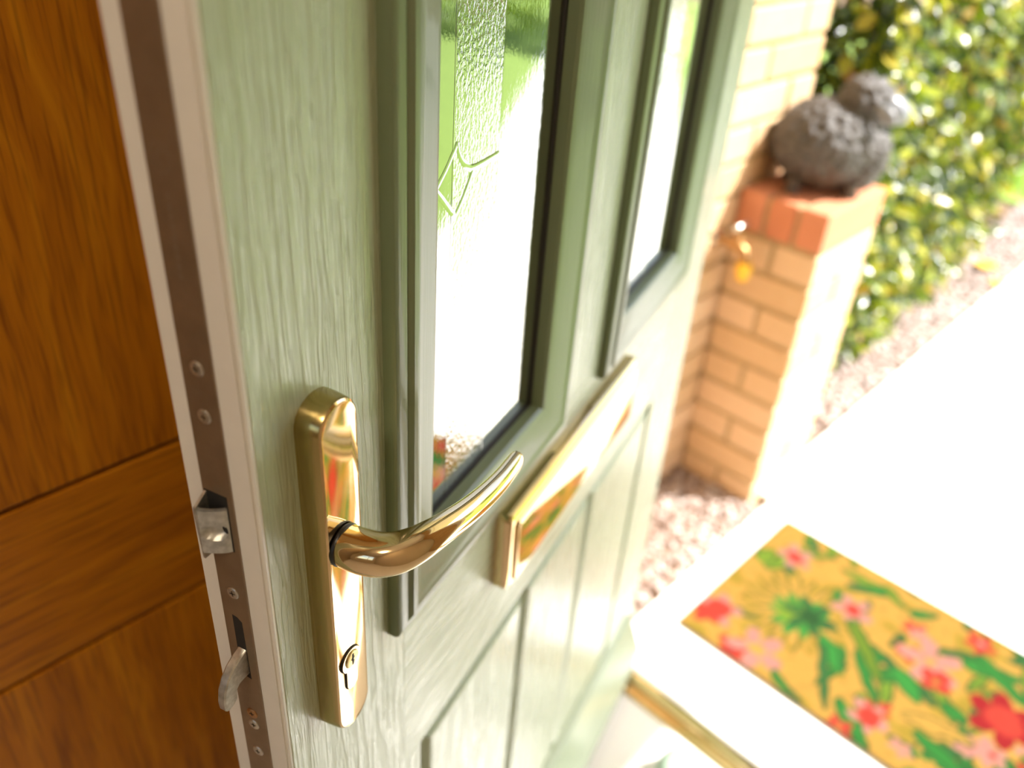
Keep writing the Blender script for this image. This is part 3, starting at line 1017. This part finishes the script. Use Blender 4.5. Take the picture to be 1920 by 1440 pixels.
link('printed_pile', me, M_mat, mat_o)
box('backing', (MX0 - cx, MY0 - cy, 0.0005), (MX1 - cx, MY1 - cy, 0.0095), M_rubber, mat_o, 0.001, 1)

# ---- stone sheep on the pier
sheep = tag(empty('sheep_ornament', (-0.727, 1.752, 0.7365), math.atan2(0.55, 0.83)), 'dark grey stone sheep ornament with smooth face on the brick pier', 'ornament')


def ellipsoid(bm, c, r, seg=28, rings=18, rot=None):
    mm = Matrix.Translation(c) @ (rot or Matrix.Identity(4)) @ Matrix.Diagonal((r[0], r[1], r[2], 1))
    bmesh.ops.create_uvsphere(bm, u_segments=seg, v_segments=rings, radius=1, matrix=mm)


bm = bmesh.new()
ellipsoid(bm, (-0.010, 0, 0.110), (0.110, 0.094, 0.091))
ellipsoid(bm, (0.072, 0.0, 0.092), (0.052, 0.062, 0.073))
ellipsoid(bm, (0.052, 0, 0.166), (0.046, 0.046, 0.050))
ellipsoid(bm, (0.048, 0, 0.206), (0.053, 0.050, 0.045))
me = finish(bm, 'fleece', True)
fl = link('fleece', me, M_wool, sheep)
md = fl.modifiers.new('join', 'REMESH'); md.mode = 'VOXEL'; md.voxel_size = 0.0042; md.use_smooth_shade = True
md = fl.modifiers.new('soften', 'SMOOTH'); md.factor = 0.5; md.iterations = 4
tx = bpy.data.textures.new('curls', 'VORONOI'); tx.noise_scale = 0.015
md = fl.modifiers.new('curls', 'DISPLACE'); md.texture = tx; md.strength = -0.013; md.mid_level = 0.5
bm = bmesh.new()
ellipsoid(bm, (0.098, 0, 0.192), (0.044, 0.030, 0.028), 20, 14, Matrix.Rotation(math.radians(28), 4, 'Y'))
tag(link('face', finish(bm, 'face', True), M_face, sheep), 'smooth polished grey face')
for s in (-1, 1):
    bm = bmesh.new()
    ellipsoid(bm, (0.078, s * 0.054, 0.190), (0.028, 0.009, 0.016), 16, 10, Matrix.Rotation(s * math.radians(28), 4, 'Z') @ Matrix.Rotation(math.radians(30), 4, 'Y'))
    link('ear', finish(bm, 'ear', True), M_face, sheep)
for sx, sy in ((-0.060, -0.045), (-0.060, 0.045), (0.058, -0.036), (0.058, 0.036)):
    lathe('leg', [(0.015, 0.0105), (0.016, 0.014), (0.014, 0.024), (0.016, 0.045)], M_wool, sheep, 'Z', (sx, sy, 0.0), 12)

# ---- garden tap on the side wall
TY, TZ = 1.560, 0.646
tap = tag(empty('garden_tap', (WX, TY, TZ)), 'outdoor tap with T handle and yellow hose connector on the wall', 'tap')
lathe('wall_flange', [(0.020, 0.0), (0.021, 0.003), (0.016, 0.006), (0.010, 0.008)], M_chrome, tap, 'X', (0.001, 0, 0), 18)
bm = bmesh.new()
bm_loft(bm, tube_rings([(0.004, 0, 0), (0.03, 0, 0), (0.05, 0, 0.001), (0.068, 0, -0.006), (0.076, 0, -0.022), (0.077, 0, -0.034)], [0.009, 0.009, 0.013, 0.011, 0.010, 0.011], Vector((0, 1, 0)), 14))
link('tap_body', finish(bm, 'tap_body', True, 50), M_bronze_tap, tap)
lathe('spindle', [(0.012, 0.008), (0.012, 0.016), (0.008, 0.018), (0.006, 0.040)], M_bronze_tap, tap, 'Z', (0.050, 0, 0), 14)
bm = bmesh.new()
bm_loft(bm, tube_rings([(0.050, -0.026, 0.043), (0.050, -0.024, 0.043), (0.050, 0.0, 0.045), (0.050, 0.024, 0.043), (0.050, 0.026, 0.043)], [0.003, 0.007, 0.0055, 0.007, 0.003], Vector((0, 0, 1)), 12))
link('tap_handle', finish(bm, 'tap_handle', True), M_chrome, tap)
lathe('hose_connector', [(0.010, -0.030), (0.016, -0.031), (0.017, -0.050), (0.014, -0.055), (0.013, -0.066), (0.009, -0.070)], M_hose, tap, 'Z', (0.077, 0, 0), 18)

# ---- gravel bed and border gravel
def pebble_mesh(i):
    r = random.Random(i)
    bm = bmesh.new()
    bmesh.ops.create_icosphere(bm, subdivisions=1, radius=1)
    for v in bm.verts:
        v.co *= r.uniform(0.82, 1.12)
    sx, sy, sz = r.uniform(0.9, 1.35), r.uniform(0.75, 1.0), r.uniform(0.5, 0.75)
    for v in bm.verts: v.co = Vector((v.co.x * sx, v.co.y * sy, v.co.z * sz))
    return finish(bm, 'pebble', True)


gb = tag(empty('gravel_bed', (-0.70, 1.34, -0.012)), kind='structure')
gb['label'] = 'pale pink gravel between the green door and the brick pier'
box('gravel_base', (-0.135, -0.29, -0.02), (0.099, 0.285, 0.0), M_soil, gb)
pm = [pebble_mesh(i) for i in range(8)]
rp = random.Random(3)
cnt = 0
for _ in range(20000):
    if cnt >= 300: break
    x, y = rp.uniform(-0.130, 0.096), rp.uniform(-0.285, 0.275)
    # keep those the doorway lets one see
    if x < -0.10 and y < 0.0: continue
    s = rp.uniform(0.008, 0.0135)
    me = pm[cnt % 8]
    o = bpy.data.objects.new('pebble', me)
    COL.objects.link(o)
    if not me.materials: me.materials.append(M_peb)
    o.parent = gb
    o.location = (x, y, s * 0.35 + rp.uniform(0, 0.010))
    o.scale = (s, s, s)
    o.rotation_euler = (rp.uniform(-.4, .4), rp.uniform(-.4, .4), rp.uniform(0, 6.3))
    cnt += 1


def pebble_mass(name, n, region, parent=None, seed=1, size=(0.007, 0.013)):
    r = random.Random(seed)
    base = []
    for i in range(5):
        me = pm[i]
        base.append(([v.co.copy() for v in me.vertices], [tuple(p.vertices) for p in me.polygons]))
    V, F = [], []
    for _ in range(n):
        x, y = r.uniform(region[0], region[1]), r.uniform(region[2], region[3])
        s = r.uniform(*size)
        vv, ff = base[r.randrange(5)]
        a = r.uniform(0, 6.3); ca_, sa_ = math.cos(a), math.sin(a)
        k = len(V)
        z = s * 0.3 + r.uniform(0, 0.006) + region[4]
        for c in vv: V.append((x + s * (c.x * ca_ - c.y * sa_), y + s * (c.x * sa_ + c.y * ca_), z + s * c.z))
        F += [tuple(k + i for i in f) for f in ff]
    me = bpy.data.meshes.new(name)
    me.from_pydata(V, [], F)
    me.polygons.foreach_set('use_smooth', [True] * len(F))
    return link(name, me, M_pebs, parent)


tag(pebble_mass('small_pebbles', 1500, (-0.133, 0.097, -0.287, 0.280, 0.0), gb, 5, (0.005, 0.011)), kind='stuff')
tag(pebble_mass('border_gravel', 5200, (-0.90, -0.66, 1.90, 4.6, -0.016), None, 6, (0.007, 0.014)), 'pale gravel strip along the foot of the hedge', 'gravel', kind='stuff')

# ---- hedge
def leaf_verts(l, w, fold):
    # eight-point leaf folded along its midrib
    return [(0, 0, 0), (w * 0.7, l * 0.28, fold * 0.7), (w, l * 0.55, fold), (w * 0.55, l * 0.82, fold * 0.4), (0, l, -l * 0.10), (-w * 0.55, l * 0.82, fold * 0.4), (-w, l * 0.55, fold), (-w * 0.7, l * 0.28, fold * 0.7), (0, l * 0.5, -l * 0.01)]
LF = [(0, 1, 8), (1, 2, 8), (2, 3, 8), (3, 4, 8), (4, 5, 8), (5, 6, 8), (6, 7, 8), (7, 0, 8)]


def leaf_basis(r, face):
    """random leaf orientation whose upper side leans to `face` and up"""
    nrm = (Vector(face) * r.uniform(0.2, 1.2) + Vector((r.gauss(0, 0.55), r.gauss(0, 0.55), r.uniform(0.0, 1.3)))).normalized()
    t = Vector((r.gauss(0, 1), r.gauss(0, 1), r.gauss(-0.5, 0.7)))
    t = (t - nrm * t.dot(nrm)).normalized()
    return t.cross(nrm), t, nrm


HX, HY0, HY1, HZ = -0.735, 1.97, 4.6, 1.95
def hedge_front(y, z):
    """x of the leafy face at this place"""
    b = 0.07 * mnoise.noise((y * 2.3, z * 2.6, 0.3)) + 0.04 * mnoise.noise((y * 6, z * 6, 2.0))
    foot = 0.03 * max(0.0, 1 - z / 0.30)
    far = 0.75 * max(0.0, y - 3.45)
    return HX + b - foot - far * max(0.08, 1 - z / 0.55)


hedge = tag(empty('hedge', (-1.15, 3.4, 0)), 'dense sunlit green and yellow leafed hedge beside the path', 'hedge')
HO = Vector((-1.15, 3.4, 0))
hr = random.Random(11)
V, F = [], []
def add_leaf(V, F, pos, bas, l, w, fold):
    k = len(V)
    for a, b, c in leaf_verts(l, w, fold):
        q = pos + bas[0] * a + bas[1] * b + bas[2] * c
        V.append((q.x, q.y, q.z))
    F += [tuple(k + i for i in f) for f in LF]
near = []
for i in range(21000):
    z = hr.uniform(0.035, HZ); 
    if i % 5 == 0:     # the end of the hedge turned to the house
        x = hr.uniform(HX - 0.62, HX); y = HY0 + 0.05 * hr.random() + abs(hr.gauss(0, 0.09)); face = (0.4, -0.8, 0)
    else:
        y = hr.uniform(HY0, HY1); x = hedge_front(y, z) - abs(hr.gauss(0, 0.10)); face = (0.8, -0.15, 0)
    l = hr.uniform(0.030, 0.060)
    rec = (Vector((x, y, z)) - HO, leaf_basis(hr, face), l, l * hr.uniform(0.24, 0.33), l * hr.uniform(0.02, 0.12))
    depth = hedge_front(y, z) - x
    if depth < 0.03 and z < 1.1 and 2.0 < y < 3.7 and len(near) < 300 and hr.random() < 0.30:
        near.append(rec)
    else:
        add_leaf(V, F, *rec)
me = bpy.data.meshes.new('foliage')
me.from_pydata(V, [], F)
me.polygons.foreach_set('use_smooth', [True] * len(F))
tag(link('foliage', me, M_leafs, hedge), kind='stuff')
lmesh = []
for k in range(5):
    me = bpy.data.meshes.new('leaf')
    l = 0.046
    me.from_pydata(leaf_verts(l, l * (0.24 + 0.02 * k), l * (0.02 + 0.02 * k)), [], LF)
    me.polygons.foreach_set('use_smooth', [True] * 8)
    me.materials.append(M_leaf)
    lmesh.append(me)
for i, (pos, bas, l, w_, f_) in enumerate(near):
    o = bpy.data.objects.new('leaf', lmesh[i % 5])
    COL.objects.link(o)
    o.parent = hedge
    mm = Matrix((bas[0], bas[1], bas[2])).transposed().to_4x4()
    mm.translation = pos
    s = l / 0.046 * 1.1
    o.matrix_local = mm @ Matrix.Diagonal((s, s, s, 1))
# stems inside
bm = bmesh.new()
for i in range(70):
    x, y = hr.uniform(HX - 0.6, HX - 0.32), hr.uniform(HY0 + 0.1, HY1)
    p = Vector((x, y, -0.05)) - HO
    pts = [p]
    d = Vector((hr.gauss(0, .15), hr.gauss(0, .2), 1))
    for k in range(5):
        d = (d + Vector((hr.gauss(0, .25), hr.gauss(0, .25), 0.2))).normalized()
        p = p + d * 0.36
        pts.append(p)
    bm_loft(bm, tube_rings(pts, [0.011 - 0.0016 * k for k in range(6)], Vector((1, 0.1, 0)), 6))
tag(link('stems', finish(bm, 'stems', True), M_twig, hedge), kind='stuff')

# ---- yellow blossoms fallen at the path edge
def blossom(loc, s, label):
    o = tag(empty('yellow_flower', loc), label, 'flower')
    for k in range(5):
        bm = bmesh.new()
        a = 2 * math.pi * k / 5 + loc[1]
        c, sn = math.cos(a), math.sin(a)
        vs = [bm.verts.new((q[1] * c * s - q[0] * sn * s, q[1] * sn * s + q[0] * c * s, (q[2] + 0.35 * q[1]) * s)) for q in leaf_verts(1.0, 0.36, 0.08)]
        for f in LF: bm.faces.new([vs[i] for i in f])
        link('petal', finish(bm, 'petal', True), M_yellow_leaf, o)
    lathe('flower_centre', [(0.18 * s, 0.0), (0.20 * s, 0.10 * s), (0.10 * s, 0.18 * s)], M_hose, o, n=10)
blossom((-0.745, 3.63, 0.0), 0.050, 'larger yellow flower on the gravel at the hedge foot')
blossom((-0.655, 3.50, 0.0), 0.034, 'small yellow flower at the very edge of the white path')
blossom((-0.715, 4.40, 0.0), 0.050, 'yellow flower on the gravel at the far end of the hedge')

# ---- grass of the verge beyond the hedge
gr = random.Random(21)
V, F = [], []
for _ in range(6000):
    x, y = gr.uniform(-1.9, -0.70), gr.uniform(4.72, 6.6)
    h, w_ = gr.uniform(0.03, 0.07), 0.0025
    a = gr.uniform(0, 6.3); c, s = math.cos(a) * w_, math.sin(a) * w_
    lx, ly = gr.gauss(0, 0.02), gr.gauss(0, 0.02)
    k = len(V)
    V += [(x - c, y - s, -0.012), (x + c, y + s, -0.012), (x + lx, y + ly, h)]
    F.append((k, k + 1, k + 2))
me = bpy.data.meshes.new('verge_grass'); me.from_pydata(V, [], F)
tag(link('verge_grass', me, M_grass), 'short bright grass at the end of the hedge', 'grass', kind='stuff')

# ---- shrubs across the path: the garden that the door glass and brass mirror
def shrub(loc, rx, ry, rz, n, seed, label):
    r = random.Random(seed)
    o = tag(empty('garden_shrub', loc), label, 'shrub', 'shrubs across the garden mirrored in the door glass')
    V, F = [], []
    for _ in range(n):
        d = Vector((r.gauss(0, 1), r.gauss(0, 1), r.gauss(0, 1))).normalized()
        d.z = abs(d.z)
        q = r.uniform(0.82, 1.05) + 0.12 * mnoise.noise(d * 3 + Vector((seed, 0, 0)))
        pos = Vector((d.x * rx * q, d.y * ry * q, 0.02 + d.z * rz * q))
        l = r.uniform(0.07, 0.13)
        add_leaf(V, F, pos, leaf_basis(r, tuple(d)), l, l * 0.3, l * 0.08)
    me = bpy.data.meshes.new('foliage'); me.from_pydata(V, [], F)
    me.polygons.foreach_set('use_smooth', [True] * len(F))
    tag(link('foliage', me, M_leaf_far, o), kind='stuff')
    bm = bmesh.new()
    for k in range(7):
        a = k * 0.9
        bm_loft(bm, tube_rings([(0, 0, -0.05), (0.3 * rx * math.cos(a), 0.3 * ry * math.sin(a), 0.45 * rz), (0.62 * rx * math.cos(a), 0.62 * ry * math.sin(a), 0.8 * rz)], [0.03, 0.02, 0.008], Vector((1, 0.1, 0)), 6))
    tag(link('stems', finish(bm, 'stems', True), M_twig, o), kind='stuff')
for i, (lb, (x, y, rx, ry, rz)) in enumerate(zip(('tall yellow-green shrub on the lawn edge far down the garden path', 'shorter yellow-green shrub on the lawn beyond the path', 'broad tall shrub out on the lawn near the corner', 'yellow-green shrub on the verge at the far end past the hedge', 'widest yellow-green shrub across the lawn from the house front'), ((1.05, 7.4, 0.62, 0.6, 1.9), (2.45, 6.6, 0.60, 0.6, 1.5), (3.8, 5.6, 0.62, 0.7, 1.8), (-1.55, 7.3, 0.62, 0.6, 1.6), (3.9, 3.6, 0.8, 0.9, 1.7)))):
    shrub((x, y, -0.02), rx, ry, rz, 1500, 31 + i, lb)

# ---- sage green domed doorstop on the hall floor
lathe_o = lathe('doorstop', [(0.040, 0.0), (0.044, 0.006), (0.044, 0.030), (0.040, 0.042), (0.030, 0.050), (0.012, 0.054)], M_sage, None, 'Z', (0, 0, 0), 32)
lathe_o.location = (-0.303, 0.819, FZ)
tag(lathe_o, 'pale sage green round dome on the hall floor beside the threshold', 'doorstop')

# ---- unseen ceiling lamp added to brighten and warm the hall
lamp = tag(empty('added_fill_lamp', (0.15, -0.75, 2.419)), 'unseen round lamp added under the hall ceiling as warm fill light', 'lamp')
lathe('fill_lamp_base', [(0.150, 0.0), (0.150, -0.018), (0.140, -0.022)], M_chrome, lamp, 'Z', (0, 0, 0), 32)
M_fill_glow, nt_, N_, L_, p_ = mat_new('fill_lamp_glow')
setp(p_, color=(0.9, 0.85, 0.75), rough=0.4)
p_.inputs['Emission Color'].default_value = (1.0, 0.80, 0.56, 1)
p_.inputs['Emission Strength'].default_value = 52.0
lathe('fill_lamp_shade', [(0.138, -0.0225), (0.138, -0.045), (0.115, -0.070), (0.060, -0.085), (0.010, -0.088)], M_fill_glow, lamp, 'Z', (0, 0, 0), 32)
